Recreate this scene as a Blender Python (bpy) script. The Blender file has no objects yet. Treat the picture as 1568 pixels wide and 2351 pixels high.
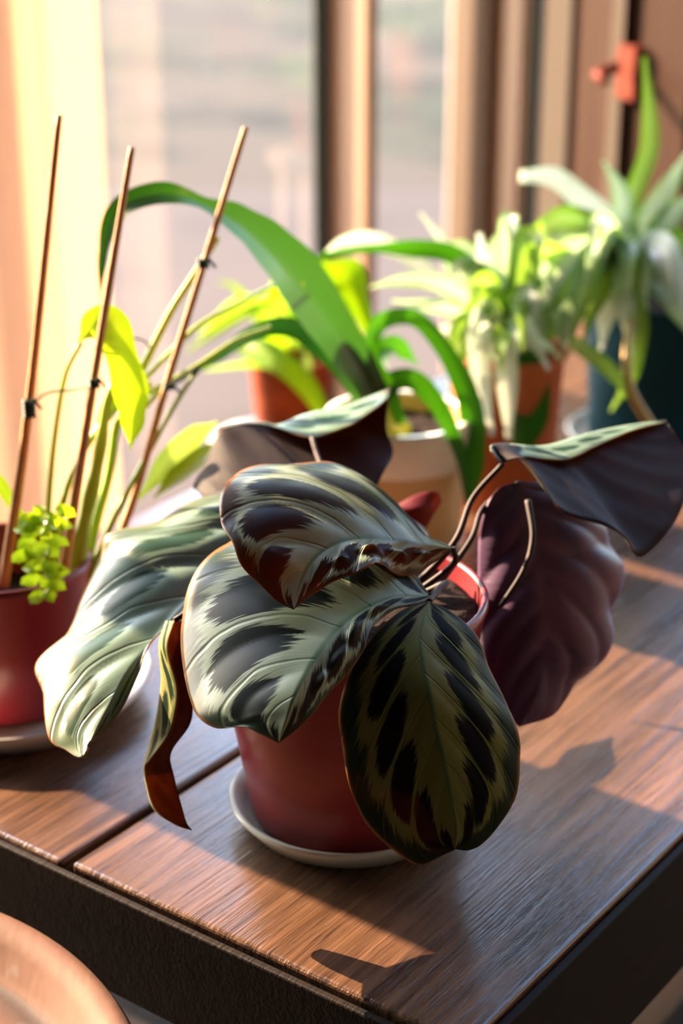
import bpy, bmesh, math, random
from mathutils import Vector, Matrix, Euler
random.seed(7)

# ------------------------------------------------------------ camera, world, sun, exposure
SC = bpy.context.scene
FPX, CX, CY = 4080.0, 784.0, 1175.5          # focal length and centre in photo pixels
TH, H = math.radians(22.4), 0.454            # pitch down, eye height above the bench top
ST, CT = math.sin(TH), math.cos(TH)
cam_d = bpy.data.cameras.new('camera'); cam = bpy.data.objects.new('camera', cam_d)
SC.collection.objects.link(cam); SC.camera = cam
cam.location = (0, 0, H); cam.rotation_euler = (math.pi/2 - TH, 0, 0)
cam_d.sensor_fit = 'VERTICAL'; cam_d.sensor_height = 36.0
cam_d.lens = FPX/2351*36.0; cam_d.clip_start = 0.01; cam_d.clip_end = 200
cam_d.dof.use_dof = True; cam_d.dof.focus_distance = 0.735; cam_d.dof.aperture_fstop = 5.6

W = bpy.data.worlds.new('sky'); SC.world = W; W.use_nodes = True
nt = W.node_tree; bg = nt.nodes['Background']
sky = nt.nodes.new('ShaderNodeTexSky'); sky.sky_type = 'NISHITA'; sky.sun_disc = False
sky.sun_elevation = math.radians(23); sky.sun_rotation = math.radians(-52)
sky.air_density = 1.0; sky.dust_density = 1.0; sky.ozone_density = 1.6
nt.links.new(sky.outputs[0], bg.inputs[0]); bg.inputs[1].default_value = 1.9

SUN_EL = math.radians(23.0)
sd = Vector((0.788*math.cos(SUN_EL), -0.616*math.cos(SUN_EL), -math.sin(SUN_EL)))
sun_d = bpy.data.lights.new('sun', 'SUN'); sun = bpy.data.objects.new('sun', sun_d)
SC.collection.objects.link(sun); sun.rotation_euler = sd.to_track_quat('-Z', 'Y').to_euler()
sun_d.energy = 33.0; sun_d.color = (1.0, 0.68, 0.42); sun_d.angle = math.radians(0.15)

SC.view_settings.view_transform = 'Standard'; SC.view_settings.look = 'None'
SC.view_settings.gamma = 1.0; SC.view_settings.use_curve_mapping = False
SC.view_settings.exposure = 0.0
SC.cycles.use_denoising = True
SC.cycles.max_bounces = 10; SC.cycles.diffuse_bounces = 5; SC.cycles.transparent_max_bounces = 12

# ------------------------------------------------------------ helpers
def ray(u, v):
    a, b = (u-CX)/FPX, (CY-v)/FPX
    return Vector((a, CT + ST*b, -ST + CT*b))
def P(u, v, d): return Vector((0, 0, H)) + ray(u, v)*d          # photo pixel at a depth
def Pz(u, v, z):
    r = ray(u, v); return Vector((0, 0, H)) + r*((z-H)/r.z)     # photo pixel on a level plane
def lin(r, g, b):
    def f(c):
        c /= 255.0
        return c/12.92 if c <= .04045 else ((c+.055)/1.055)**2.4
    return (f(r), f(g), f(b), 1.0)

def tag(o, label=None, cat=None, group=None, kind=None):
    if label: o['label'] = label
    if cat: o['category'] = cat
    if group: o['group'] = group
    if kind: o['kind'] = kind
    return o
def empty(name, loc=(0, 0, 0), rz=0):
    o = bpy.data.objects.new(name, None); SC.collection.objects.link(o)
    o.location = loc; o.rotation_euler = (0, 0, rz); o.empty_display_size = .01
    return o
def link(name, me, mat, parent=None, local=False, smooth=True):
    o = bpy.data.objects.new(name, me); SC.collection.objects.link(o)
    for m in (mat if isinstance(mat, (list, tuple)) else [mat]): me.materials.append(m)
    if smooth: me.shade_smooth()
    if parent is not None:
        o.parent = parent
        if not local:
            pm = Matrix.Translation(parent.location) @ parent.rotation_euler.to_matrix().to_4x4()
            if parent.parent is not None:
                q = parent.parent; pm = (Matrix.Translation(q.location) @ q.rotation_euler.to_matrix().to_4x4()) @ parent.matrix_parent_inverse @ pm
            o.matrix_parent_inverse = pm.inverted()
    return o
def box_mesh(name, x0, x1, y0, y1, z0, z1, bev=0.0, seg=2):
    bm = bmesh.new(); bmesh.ops.create_cube(bm, size=1)
    for v in bm.verts:
        v.co = Vector((x0+(v.co.x+.5)*(x1-x0), y0+(v.co.y+.5)*(y1-y0), z0+(v.co.z+.5)*(z1-z0)))
    if bev: bmesh.ops.bevel(bm, geom=bm.edges[:], offset=bev, segments=seg, affect='EDGES', profile=.5)
    me = bpy.data.meshes.new(name); bm.to_mesh(me); bm.free(); return me
def lathe_mesh(name, prof, n=72, centre=(0, 0, 0)):
    """prof: list of (r, z); closed surface of revolution"""
    V, F = [], []
    cx, cy, cz = centre
    for r, z in prof:
        for k in range(n):
            a = 2*math.pi*k/n; V.append((cx+r*math.cos(a), cy+r*math.sin(a), cz+z))
    for i in range(len(prof)-1):
        for k in range(n):
            k2 = (k+1) % n
            F.append((i*n+k, i*n+k2, (i+1)*n+k2, (i+1)*n+k))
    me = bpy.data.meshes.new(name); me.from_pydata(V, [], F); me.update()
    bm = bmesh.new(); bm.from_mesh(me); bmesh.ops.remove_doubles(bm, verts=bm.verts, dist=1e-6)
    bmesh.ops.recalc_face_normals(bm, faces=bm.faces); bm.to_mesh(me); bm.free()
    return me
def spline(pts, n):
    """Catmull-Rom through points, resampled to n evenly along the arc; works on any tuple length"""
    pts = [Vector(p) for p in pts]
    if len(pts) == 2: return [pts[0].lerp(pts[1], i/(n-1)) for i in range(n)]
    ext = [pts[0]*2-pts[1]] + pts + [pts[-1]*2-pts[-2]]
    den = []
    for i in range(1, len(ext)-2):
        p0, p1, p2, p3 = ext[i-1:i+3]
        for k in range(16):
            t = k/16
            den.append(.5*((2*p1)+(p2-p0)*t+(2*p0-5*p1+4*p2-p3)*t*t+(3*p1-p0-3*p2+p3)*t**3))
    den.append(pts[-1])
    L = [0]
    for i in range(1, len(den)): L.append(L[-1]+(den[i]-den[i-1]).length)
    out, j = [], 0
    for i in range(n):
        s = L[-1]*i/(n-1)
        while j < len(L)-2 and L[j+1] < s: j += 1
        d = L[j+1]-L[j]
        out.append(den[j].lerp(den[j+1], (s-L[j])/d if d > 1e-12 else 0))
    return out
def tube(name, pts, r0, r1, mat, parent, n=24, seg=10, prof=None, wob=0):
    c = spline(pts, n); V, F = [], []
    up = Vector((.31, .52, .8)); 
    for i, p in enumerate(c):
        t = (c[min(i+1, n-1)]-c[max(i-1, 0)]).normalized()
        x = t.cross(up).normalized(); y = t.cross(x)
        s = i/(n-1); r = r0+(r1-r0)*s
        if prof: r *= prof(s)
        for k in range(seg):
            a = 2*math.pi*k/seg; V.append(p+(x*math.cos(a)+y*math.sin(a))*r)
    for i in range(n-1):
        for k in range(seg):
            k2 = (k+1) % seg; F.append((i*seg+k, i*seg+k2, (i+1)*seg+k2, (i+1)*seg+k))
    F.append(tuple(reversed(range(seg)))); F.append(tuple((n-1)*seg+k for k in range(seg)))
    me = bpy.data.meshes.new(name); me.from_pydata(V, [], F); me.update()
    return link(name, me, mat, parent)

# ------------------------------------------------------------ materials
class E:
    """tiny expression builder over math nodes"""
    def __init__(s, nt, sock): s.nt, s.s = nt, sock
    def _op(s, op, o=None, p=None):
        n = s.nt.nodes.new('ShaderNodeMath'); n.operation = op
        for i, x in enumerate((s, o, p)):
            if x is None: continue
            if isinstance(x, E): s.nt.links.new(x.s, n.inputs[i])
            else: n.inputs[i].default_value = x
        return E(s.nt, n.outputs[0])
    def __add__(s, o): return s._op('ADD', o)
    __radd__ = __add__
    def __sub__(s, o): return s._op('SUBTRACT', o)
    def __rsub__(s, o): return (s*-1.0)+o
    def __mul__(s, o): return s._op('MULTIPLY', o)
    __rmul__ = __mul__
    def abs(s): return s._op('ABSOLUTE')
    def fract(s): return s._op('FRACT')
    def pow(s, k): return s._op('POWER', k)
    def gt(s, o): return s._op('GREATER_THAN', o)
    def max(s, o): return s._op('MAXIMUM', o)
    def min(s, o): return s._op('MINIMUM', o)
    def step(s, a, b):
        n = s.nt.nodes.new('ShaderNodeMapRange'); n.interpolation_type = 'SMOOTHSTEP'
        s.nt.links.new(s.s, n.inputs[0]); n.inputs[1].default_value = a; n.inputs[2].default_value = b
        return E(s.nt, n.outputs[0])
def new_mat(name):
    m = bpy.data.materials.new(name); m.use_nodes = True
    return m, m.node_tree, m.node_tree.nodes['Principled BSDF'], m.node_tree.nodes['Material Output']
def mixc(nt, fac, a, b, blend='MIX'):
    n = nt.nodes.new('ShaderNodeMix'); n.data_type = 'RGBA'; n.blend_type = blend
    for i, x in ((0, fac), (6, a), (7, b)):
        if isinstance(x, E): x = x.s
        if isinstance(x, bpy.types.NodeSocket): nt.links.new(x, n.inputs[i])
        else: n.inputs[i].default_value = x
    return n.outputs[2]
def noise(nt, vec, scale, detail=3, rough=.55, out=0):
    n = nt.nodes.new('ShaderNodeTexNoise'); n.inputs['Scale'].default_value = scale
    n.inputs['Detail'].default_value = detail; n.inputs['Roughness'].default_value = rough
    if vec is not None: nt.links.new(vec, n.inputs['Vector'])
    return E(nt, n.outputs[out])
def coords(nt, kind='Object', scale=(1, 1, 1), rot=(0, 0, 0)):
    tc = nt.nodes.new('ShaderNodeTexCoord'); mp = nt.nodes.new('ShaderNodeMapping')
    mp.inputs['Scale'].default_value = scale; mp.inputs['Rotation'].default_value = rot
    nt.links.new(tc.outputs[kind], mp.inputs[0]); return mp.outputs[0]
def bump(nt, bs, h, dist, strength=.5):
    b = nt.nodes.new('ShaderNodeBump'); b.inputs['Distance'].default_value = dist
    b.inputs['Strength'].default_value = strength
    nt.links.new(h.s, b.inputs['Height']); nt.links.new(b.outputs[0], bs.inputs['Normal'])
def plain(name, col, rough=.5, var=.12, scale=30, spec=.5, bumpd=0.0):
    m, nt, bs, _ = new_mat(name)
    n = noise(nt, coords(nt), scale)
    c2 = tuple(min(1, c*(1-var)) for c in col[:3])+(1,); c1 = tuple(min(1, c*(1+var)) for c in col[:3])+(1,)
    nt.links.new(mixc(nt, n, c2, c1), bs.inputs['Base Color'])
    bs.inputs['Roughness'].default_value = rough; bs.inputs['Specular IOR Level'].default_value = spec
    if bumpd: bump(nt, bs, n, bumpd)
    return m
def wood(name, c_dark, c_mid, c_light, rough=(.28, .5), scale=1.0, axis=0, spec=.5):
    m, nt, bs, _ = new_mat(name)
    st = [30*scale]*3; st[axis] = 1.6*scale
    v = coords(nt, scale=tuple(st))
    g1 = noise(nt, v, 4.0, 6, .62); g2 = noise(nt, coords(nt, scale=tuple(x*2.8 for x in st)), 6.0, 4)
    st2 = [5*scale]*3; st2[axis] = 2.2*scale
    big = noise(nt, coords(nt, scale=tuple(st2)), 2.0, 3)
    c = mixc(nt, g1.step(.3, .72), c_dark, c_light)
    c = mixc(nt, big.step(.35, .7), c, c_mid)
    c = mixc(nt, g2.step(.56, .7)*.65, c, c_dark)
    nt.links.new(c, bs.inputs['Base Color'])
    r = g1*(rough[1]-rough[0])+rough[0]; nt.links.new(r.s, bs.inputs['Roughness'])
    bs.inputs['Specular IOR Level'].default_value = spec
    bump(nt, bs, g1*.7+g2*.5, .0016, .5)
    return m
def foliage(name, c_edge, c_mid, trans, rough=.4, tmix=.45, stripe=(.15, .5), spot=None, spec=.5, grain=40):
    """strap leaf: colour across the blade by UV, light shining through"""
    m, nt, bs, out = new_mat(name)
    tc = nt.nodes.new('ShaderNodeTexCoord'); sp = nt.nodes.new('ShaderNodeSeparateXYZ')
    nt.links.new(tc.outputs['UV'], sp.inputs[0])
    t = ((E(nt, sp.outputs[1])-.5)*2.0).abs()
    nz = noise(nt, coords(nt, 'UV', (2, grain, 1)), 1.0, 4)
    f = (t+(nz-.5)*.25).step(*stripe)
    c = mixc(nt, f, c_mid, c_edge)
    big = noise(nt, coords(nt), 18, 2)
    c = mixc(nt, big.step(.3, .75)*.35, c, tuple(x*.6 for x in c_edge[:3])+(1,))
    if spot:
        sn = noise(nt, coords(nt), 160, 1); c = mixc(nt, sn.gt(.80), c, spot)
    nt.links.new(c, bs.inputs['Base Color']); bs.inputs['Roughness'].default_value = rough
    bs.inputs['Specular IOR Level'].default_value = spec
    tr = nt.nodes.new('ShaderNodeBsdfTranslucent')
    nt.links.new(mixc(nt, .55, c, trans), tr.inputs[0])
    mx = nt.nodes.new('ShaderNodeMixShader'); mx.inputs[0].default_value = tmix
    nt.links.new(bs.outputs[0], mx.inputs[1]); nt.links.new(tr.outputs[0], mx.inputs[2])
    nt.links.new(mx.outputs[0], out.inputs[0])
    return m

def calathea_top(name, N, slant, pale, dark, margin, mid, rough=.34, phase=0.0, t_in=.42, wear=.5, rad=(.47, .27), t_edge=.82, tm=.4, spec=.25):
    """feathered leaf pattern built from the leaf's own coordinates: U along the midrib, V across"""
    m, nt, bs, out = new_mat(name)
    tc = nt.nodes.new('ShaderNodeTexCoord'); sp = nt.nodes.new('ShaderNodeSeparateXYZ')
    nt.links.new(tc.outputs['UV'], sp.inputs[0])
    s = E(nt, sp.outputs[0]); tt = (E(nt, sp.outputs[1])-.5)*2.0
    t = tt.abs(); side = tt.gt(0.0)
    q = (s - t*slant)*N + side*.45 + phase
    # streaky noise that follows the side veins
    def comb(qs, ts):
        c = nt.nodes.new('ShaderNodeCombineXYZ')
        nt.links.new((q*qs).s, c.inputs[0]); nt.links.new((t*ts).s, c.inputs[1]); nt.links.new((side*7.3).s, c.inputs[2])
        return c.outputs[0]
    jag = noise(nt, comb(9, 1.2), 1.0, 4, .7)-.5
    fine = noise(nt, comb(34, 1.5), 1.0, 3, .6)-.5
    blot = noise(nt, comb(1.1, 2.2), 1.0, 2)-.5
    f = (q+blot*.25).fract()-.5
    dd = ((f*(1/rad[0])).pow(2.0) if False else (f*(1/rad[0]))*(f*(1/rad[0]))) + ((t-t_in)*(1/rad[1]))*((t-t_in)*(1/rad[1]))
    dist = dd + jag*2.0 + fine*1.7 + blot*.4
    dark_b = 1.0 - dist.step(.82, 1.02)
    tip = s.step(.80, .97)
    edge = (t + (f*f)*.35 + jag*.34 + fine*.34 + tip*.25 - (1.0-s.step(.0, .12))*.0).step(t_edge-.03, t_edge+.03)
    c = mixc(nt, (fine+.5)*.5, pale, tuple(x*.72 for x in pale[:3])+(1,))
    c = mixc(nt, dark_b, c, dark)
    mg = mixc(nt, (jag+.5), margin, tuple(x*.55 for x in margin[:3])+(1,))
    c = mixc(nt, edge, c, mg)
    vein = 1.0-(f.abs()*-1.0+.5).step(.0, .05)
    c = mixc(nt, vein*.30, c, mid)
    rib = 1.0-t.step(.012, .035)
    c = mixc(nt, rib*.8, c, mid)
    # browned rim with its own uneven shape
    br = (t+noise(nt, coords(nt), 60, 2)*.12).step(1.0, 1.07)
    c = mixc(nt, br*wear, c, lin(150, 90, 25))
    nt.links.new(c, bs.inputs['Base Color'])
    bs.inputs['Roughness'].default_value = rough; bs.inputs['Specular IOR Level'].default_value = spec
    nt.links.new(((1.0-dark_b*.8)*spec).s, bs.inputs['Specular IOR Level'])
    h = vein*-.6 + fine*.25
    bump(nt, bs, h, .0006, .6)
    tr = nt.nodes.new('ShaderNodeBsdfTranslucent')
    nt.links.new(mixc(nt, .45, c, lin(235, 150, 40)), tr.inputs[0])
    mx = nt.nodes.new('ShaderNodeMixShader'); mx.inputs[0].default_value = tm
    nt.links.new(bs.outputs[0], mx.inputs[1]); nt.links.new(tr.outputs[0], mx.inputs[2])
    nt.links.new(mx.outputs[0], out.inputs[0])
    return m
def calathea_under(name, col, vein, N=8, slant=.3, trans=lin(230, 120, 40), rough=.42, tm=.4):
    m, nt, bs, out = new_mat(name)
    tc = nt.nodes.new('ShaderNodeTexCoord'); sp = nt.nodes.new('ShaderNodeSeparateXYZ')
    nt.links.new(tc.outputs['UV'], sp.inputs[0])
    s = E(nt, sp.outputs[0]); t = ((E(nt, sp.outputs[1])-.5)*2.0).abs()
    f = ((s-t*slant)*N).fract()-.5
    nz = noise(nt, coords(nt), 45, 3)
    c = mixc(nt, (f*f*4.0)*nz, col, vein)
    nt.links.new(c, bs.inputs['Base Color']); bs.inputs['Roughness'].default_value = rough; bs.inputs['Specular IOR Level'].default_value = .25
    bump(nt, bs, noise(nt, coords(nt, 'UV', (60, 6, 1)), 1.0, 2), .0004, .5)
    tr = nt.nodes.new('ShaderNodeBsdfTranslucent'); nt.links.new(mixc(nt, .5, c, trans), tr.inputs[0])
    mx = nt.nodes.new('ShaderNodeMixShader'); mx.inputs[0].default_value = tm
    nt.links.new(bs.outputs[0], mx.inputs[1]); nt.links.new(tr.outputs[0], mx.inputs[2])
    nt.links.new(mx.outputs[0], out.inputs[0])
    return m

M = {}
M['bench'] = wood('bench_wood', lin(34, 25, 20), lin(96, 70, 53), lin(126, 92, 66), (.14, .40), spec=.9)
M['dark_wood'] = wood('dark_wood', lin(14, 11, 11), lin(24, 17, 15), lin(32, 21, 17), (.6, .8), spec=.15)
M['glaze_red'] = plain('red_glaze', lin(132, 38, 46), .30, .10, 40)
M['saucer_white'] = plain('celadon_glaze', lin(205, 212, 200), .25, .04, 40)
M['saucer_dull'] = plain('worn_white_glaze', lin(215, 212, 205), .3, .08, 25)
M['soil'] = plain('potting_soil', lin(38, 27, 22), .95, .5, 160, .2, .004)
M['terracotta'] = plain('terracotta', lin(170, 94, 56), .8, .22, 24, .3, .0006)
M['terracotta_mossy'] = plain('mossy_terracotta', lin(150, 66, 36), .85, .9, 45, .3, .002)
M['cream'] = plain('cream_glaze', lin(205, 172, 120), .4, .08, 20)
M['white_glaze'] = plain('white_glaze', lin(236, 234, 230), .25, .03, 20)
M['teal'] = plain('dark_teal_glaze', lin(2, 56, 72), .6, .15, 20, .15)
M['bamboo'] = wood('bamboo', lin(190, 120, 66), lin(222, 154, 92), lin(230, 168, 106), (.5, .65), 2.0, 2)
M['wire'] = plain('green_wire', lin(20, 60, 50), .5, .1, 60)
M['petiole'] = plain('purple_petiole', lin(36, 17, 19), .65, .25, 60)
M['stem_green'] = plain('green_stem', lin(120, 150, 40), .45, .2, 40)
M['runner'] = plain('runner_stem', lin(196, 170, 90), .5, .12, 40)

# ------------------------------------------------------------ the room and the outdoors
FLOOR = -0.45; WY = 1.95
def ux(u, y, v=300):                       # world x of a photo column on the plane at distance y
    r = ray(u, v); return r.x*y/r.y
def structure(name, me, mat, parent=None, label=None, cat=None):
    o = link(name, me, mat, parent, smooth=False)
    if parent is None: tag(o, label, cat, kind='structure')
    return o
m_floor = wood('floor_boards', lin(74, 58, 46), lin(88, 70, 56), lin(96, 76, 60), (.45, .6), .5, 1)
m_wall = plain('wall_plaster', lin(40, 46, 56), .9, .05, 6)
m_ceil = plain('ceiling_plaster', lin(46, 52, 62), .9, .04, 6)
structure('floor', box_mesh('floor', -3.2, 1.7, -2.0, WY+.05, FLOOR-.06, FLOOR), m_floor, None, 'brown board floor below the bench', 'floor')
structure('ceiling', box_mesh('ceiling', -3.2, 1.7, -2.0, WY+.05, 2.1, 2.18), m_ceil, None, 'plain ceiling above the bench', 'ceiling')
structure('wall_back', box_mesh('wall_back', -3.2, 1.7, -2.1, -2.0, FLOOR, 2.1), m_wall, None, 'plain wall behind the viewer', 'wall')
structure('wall_left', box_mesh('wall_left', -3.3, -3.2, -2.0, WY+.05, FLOOR, 2.1), m_wall, None, 'plain wall at the far left', 'wall')
structure('wall_right', box_mesh('wall_right', 1.7, 1.8, -2.0, WY+.05, FLOOR, 2.1), plain('pale_plaster', lin(90, 84, 78), .9, .03, 6), None, 'plain wall at the right', 'wall')

# outdoors: pale paving close to the glass, mottled ground further out
def ground_mat(name, a, b, c, s1, s2):
    m, nt, bs, _ = new_mat(name)
    n1 = noise(nt, coords(nt), s1, 3); n2 = noise(nt, coords(nt), s2, 4)
    k = mixc(nt, n1.step(.38, .62), a, b); k = mixc(nt, n2.step(.5, .7)*.8, k, c)
    nt.links.new(k, bs.inputs['Base Color']); bs.inputs['Roughness'].default_value = .95; bs.inputs['Specular IOR Level'].default_value = 0.05
    return m
structure('ground', box_mesh('ground', -40, 40, 4.9, 60, -.75, -.62), ground_mat('mottled_lawn', lin(82, 75, 66), lin(66, 68, 56), lin(52, 52, 50), 1.1, 2.2), None, 'pale mottled ground out beyond the paving', 'ground')
structure('pavement', box_mesh('pavement', -40, 40, WY+.06, 4.9, -.75, -.60), ground_mat('pale_paving', lin(90, 82, 76), lin(86, 79, 73), lin(80, 74, 70), .8, 3), None, 'pale sunlit paving just outside the glass', 'pavement')

def glass_mat():
    m, nt, bs, out = new_mat('window_glass')
    tr = nt.nodes.new('ShaderNodeBsdfTransparent'); gl = nt.nodes.new('ShaderNodeBsdfGlossy')
    gl.inputs['Roughness'].default_value = .02; 
    mx = nt.nodes.new('ShaderNodeMixShader')
    mx.inputs[0].default_value = .04; nt.links.new(tr.outputs[0], mx.inputs[1]); nt.links.new(gl.outputs[0], mx.inputs[2])
    nt.links.new(mx.outputs[0], out.inputs[0]); return m
m_glass = glass_mat()
m_seal = plain('dark_green_metal', lin(34, 54, 56), .5, .05)
m_postp = plain('pale_painted_wood', lin(84, 76, 68), .8, .06, 8, .05)
m_tan = wood('tan_wood', lin(148, 116, 92), lin(160, 128, 102), lin(168, 136, 110), (.5, .7), .6, 2)
m_grey = wood('weathered_wood', lin(98, 82, 70), lin(106, 90, 78), lin(112, 96, 84), (.6, .8), .6, 2)
m_brown = wood('red_brown_wood', lin(58, 40, 32), lin(63, 44, 35), lin(68, 48, 38), (.5, .7), .6, 2, .05)
m_door = wood('door_wood', lin(50, 32, 24), lin(55, 36, 27), lin(60, 39, 29), (.5, .7), .6, 2, .05)
Z0, Z1 = FLOOR, 2.1
w1 = empty('window_1', (ux(475, WY), WY, FLOOR)); tag(w1, 'tall glass window with slim dark frame bars and wooden posts', 'window', kind='structure')
def wbox(name, u0, u1, y0, y1, mat, par=w1, z0=Z0, z1=Z1):
    return link(name, box_mesh(name, ux(u0, WY), ux(u1, WY), y0, y1, z0, z1, .003), mat, par, smooth=False)
def xbox(name, x0, x1, y0, y1, mat, par=w1, z0=Z0, z1=Z1):
    return link(name, box_mesh(name, x0, x1, y0, y1, z0, z1, .003), mat, par, smooth=False)
xbox('window_pane', -3.18, -2.42, WY, WY+.006, m_glass); xbox('window_post', -2.42, -2.36, WY-.03, WY+.04, m_tan)
xbox('window_pane', -2.36, ux(719, WY), WY, WY+.006, m_glass)
# added unseen panels left of the frame, shaped to shade bench and leaves
xbox('shade_panel', -1.663, -1.615, WY-.006, WY-.0005, m_tan, w1, FLOOR, .95)
xbox('shade_panel', -1.615, -1.507, WY-.006, WY-.0005, m_tan, w1, FLOOR, .90)
xbox('shade_panel', -2.36, -1.61, WY-.006, WY-.0005, m_tan, w1, .985, 2.03)
xbox('shade_panel', -1.482, -1.41, WY-.006, WY-.0005, m_tan, w1, FLOOR, .88)
def splay(name, u0, u1, mat, par, din, back=.05):
    """post whose room-side face is splayed: it runs from the glass line into the room"""
    xa, xb = ux(u0, WY), ux(u1, WY-din)
    pts = [(xa, WY), (xb, WY-din), (xb+.012, WY-din), (xb+.012, WY+back), (xa, WY+back)]
    me = bpy.data.meshes.new(name); k = len(pts)
    me.from_pydata([(x, y, Z0) for x, y in pts]+[(x, y, Z1) for x, y in pts], [],
                   [tuple(range(k))[::-1], tuple(range(k, 2*k))]+[(i, (i+1) % k, k+(i+1) % k, k+i) for i in range(k)])
    me.update(); return link(name, me, mat, par, smooth=False)
wbox('frame_bar', 719, 752, WY-.012, WY+.03, m_seal)
splay('window_post', 753, 838, m_tan, w1, .06)
wbox('window_pane', 846, 1034, WY, WY+.006, m_glass)
splay('window_post', 1034, 1112, m_grey, w1, .05)
def splay2():
    xa, ya = ux(1112, WY-.05)+.0125, WY-.05
    xb, yb = ux(1188, WY-.125), WY-.125
    pts = [(xa, ya), (xb, yb), (xb+.008, yb), (xb+.008, WY+.05), (xa, WY+.05)]
    me = bpy.data.meshes.new('window_post'); k = 5
    me.from_pydata([(x, y, Z0) for x, y in pts]+[(x, y, Z1) for x, y in pts], [], [tuple(range(k))[::-1], tuple(range(k, 2*k))]+[(i, (i+1) % k, k+(i+1) % k, k+i) for i in range(k)])
    me.update(); link('window_post', me, m_tan, w1, smooth=False)
splay2()
wbox('window_stop', 1196, 1210, WY-.02, WY+.04, plain('pale_green_paint', lin(176, 176, 150), .6, .05))
wbox('frame_bar', 1210, 1238, WY-.012, WY+.03, m_seal)
w1x = ux(1186, WY)
xbox('head_rail', -3.18, w1x, WY-.03, WY+.05, m_tan, w1, 2.02, 2.1)
xbox('bottom_rail', -3.18, w1x, WY-.03, WY+.05, m_tan, w1, FLOOR, FLOOR+.06)
d1 = empty('door_1', (ux(1400, WY), WY, FLOOR)); tag(d1, 'red brown wooden door standing open beside the window, with pale strips', 'door', kind='structure')
# the door stands open into the room: boards side by side along its leaf
DA = Vector((ux(1240, 1.66), 1.66)); DDIR = Vector((.43, -.90)).normalized()
def leaf_w(u):                                # distance along the leaf that a photo column meets
    r = ray(u, 300); k = r.x/r.y
    return (k*DA.y-DA.x)/(DDIR.x-k*DDIR.y)
def dboard(name, w0, w1, mat, proud=0.0, z0=Z0+.01, z1=2.05, th=.03):
    n = Vector((DDIR.y, -DDIR.x))             # towards the window side of the leaf
    if n.x > 0: n = -n
    a, b = DA+DDIR*w0+n*proud, DA+DDIR*w1+n*proud
    pts = [a, b, b-n*(th+proud), a-n*(th+proud)]
    me = bpy.data.meshes.new(name)
    me.from_pydata([(p.x, p.y, z0) for p in pts]+[(p.x, p.y, z1) for p in pts], [], [(3, 2, 1, 0), (4, 5, 6, 7)]+[(i, (i+1) % 4, 4+(i+1) % 4, 4+i) for i in range(4)])
    me.update(); bm = bmesh.new(); bm.from_mesh(me); bmesh.ops.recalc_face_normals(bm, faces=bm.faces); bm.to_mesh(me); bm.free()
    return link(name, me, mat, d1, smooth=False)
ws = [leaf_w(u) for u in (1240, 1300, 1400, 1428, 1562, 1760)]
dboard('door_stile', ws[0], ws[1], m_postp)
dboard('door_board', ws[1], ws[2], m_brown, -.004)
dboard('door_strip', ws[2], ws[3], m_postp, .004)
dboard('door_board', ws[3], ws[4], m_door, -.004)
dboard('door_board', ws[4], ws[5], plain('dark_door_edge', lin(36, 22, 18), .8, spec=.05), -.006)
# orange handle: a plate and a lever
hw = leaf_w(1440); hx = DA+DDIR*hw; hz0 = H+ray(1440, 165).z/ray(1440, 165).y*hx.y
m_or = plain('orange_enamel', lin(112, 42, 22), .6, spec=.1)
hd = dboard('door_handle', hw-.013, hw+.013, m_or, .006, hz0-.022, hz0+.022, .004)
tube('lever', [Vector((hx.x-.012, hx.y-.006, hz0+.005)), Vector((hx.x-.03, hx.y-.014, hz0)), Vector((hx.x-.024, hx.y-.03, hz0-.003))], .005, .004, m_or, hd, n=8)

# curtain: hanging fabric with folds
def curtain():
    y0 = 1.62; xr = ux(214, y0, 250); xl = xr-.30
    nx, nz = 120, 40; V, F = [], []
    for j in range(nz+1):
        z = FLOOR+.02+(2.02-FLOOR)*j/nz
        for i in range(nx+1):
            s = i/nx; x = xl+(xr-xl)*s
            y = y0+.007*math.sin(s*14.0+.5)+.004*math.sin(s*31+z*.6)+(max(0, s-.87)*(xr-xl)*1.15 if s > .87 else -(s-.87)*(xr-xl)*.42)
            V.append((x, y, z))
    for j in range(nz):
        for i in range(nx):
            a = j*(nx+1)+i; F.append((a, a+1, a+nx+2, a+nx+1))
    me = bpy.data.meshes.new('curtain'); me.from_pydata(V, [], F); me.update()
    m, nt, bs, out = new_mat('cream_linen')
    n = noise(nt, coords(nt, scale=(1, 1, .3)), 400, 2)
    c = mixc(nt, n, lin(224, 198, 174), lin(232, 206, 182)); nt.links.new(c, bs.inputs[0]); bs.inputs['Roughness'].default_value = .9
    tr = nt.nodes.new('ShaderNodeBsdfTranslucent'); nt.links.new(c, tr.inputs[0])
    mx = nt.nodes.new('ShaderNodeMixShader'); mx.inputs[0].default_value = .6
    nt.links.new(bs.outputs[0], mx.inputs[1]); nt.links.new(tr.outputs[0], mx.inputs[2]); nt.links.new(mx.outputs[0], out.inputs[0])
    o = link('curtain', me, m)
    tag(o, 'warm cream curtain glowing at the left of the window', 'curtain')
    so = o.modifiers.new('hem', 'SOLIDIFY'); so.thickness = .0008
curtain()

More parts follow.
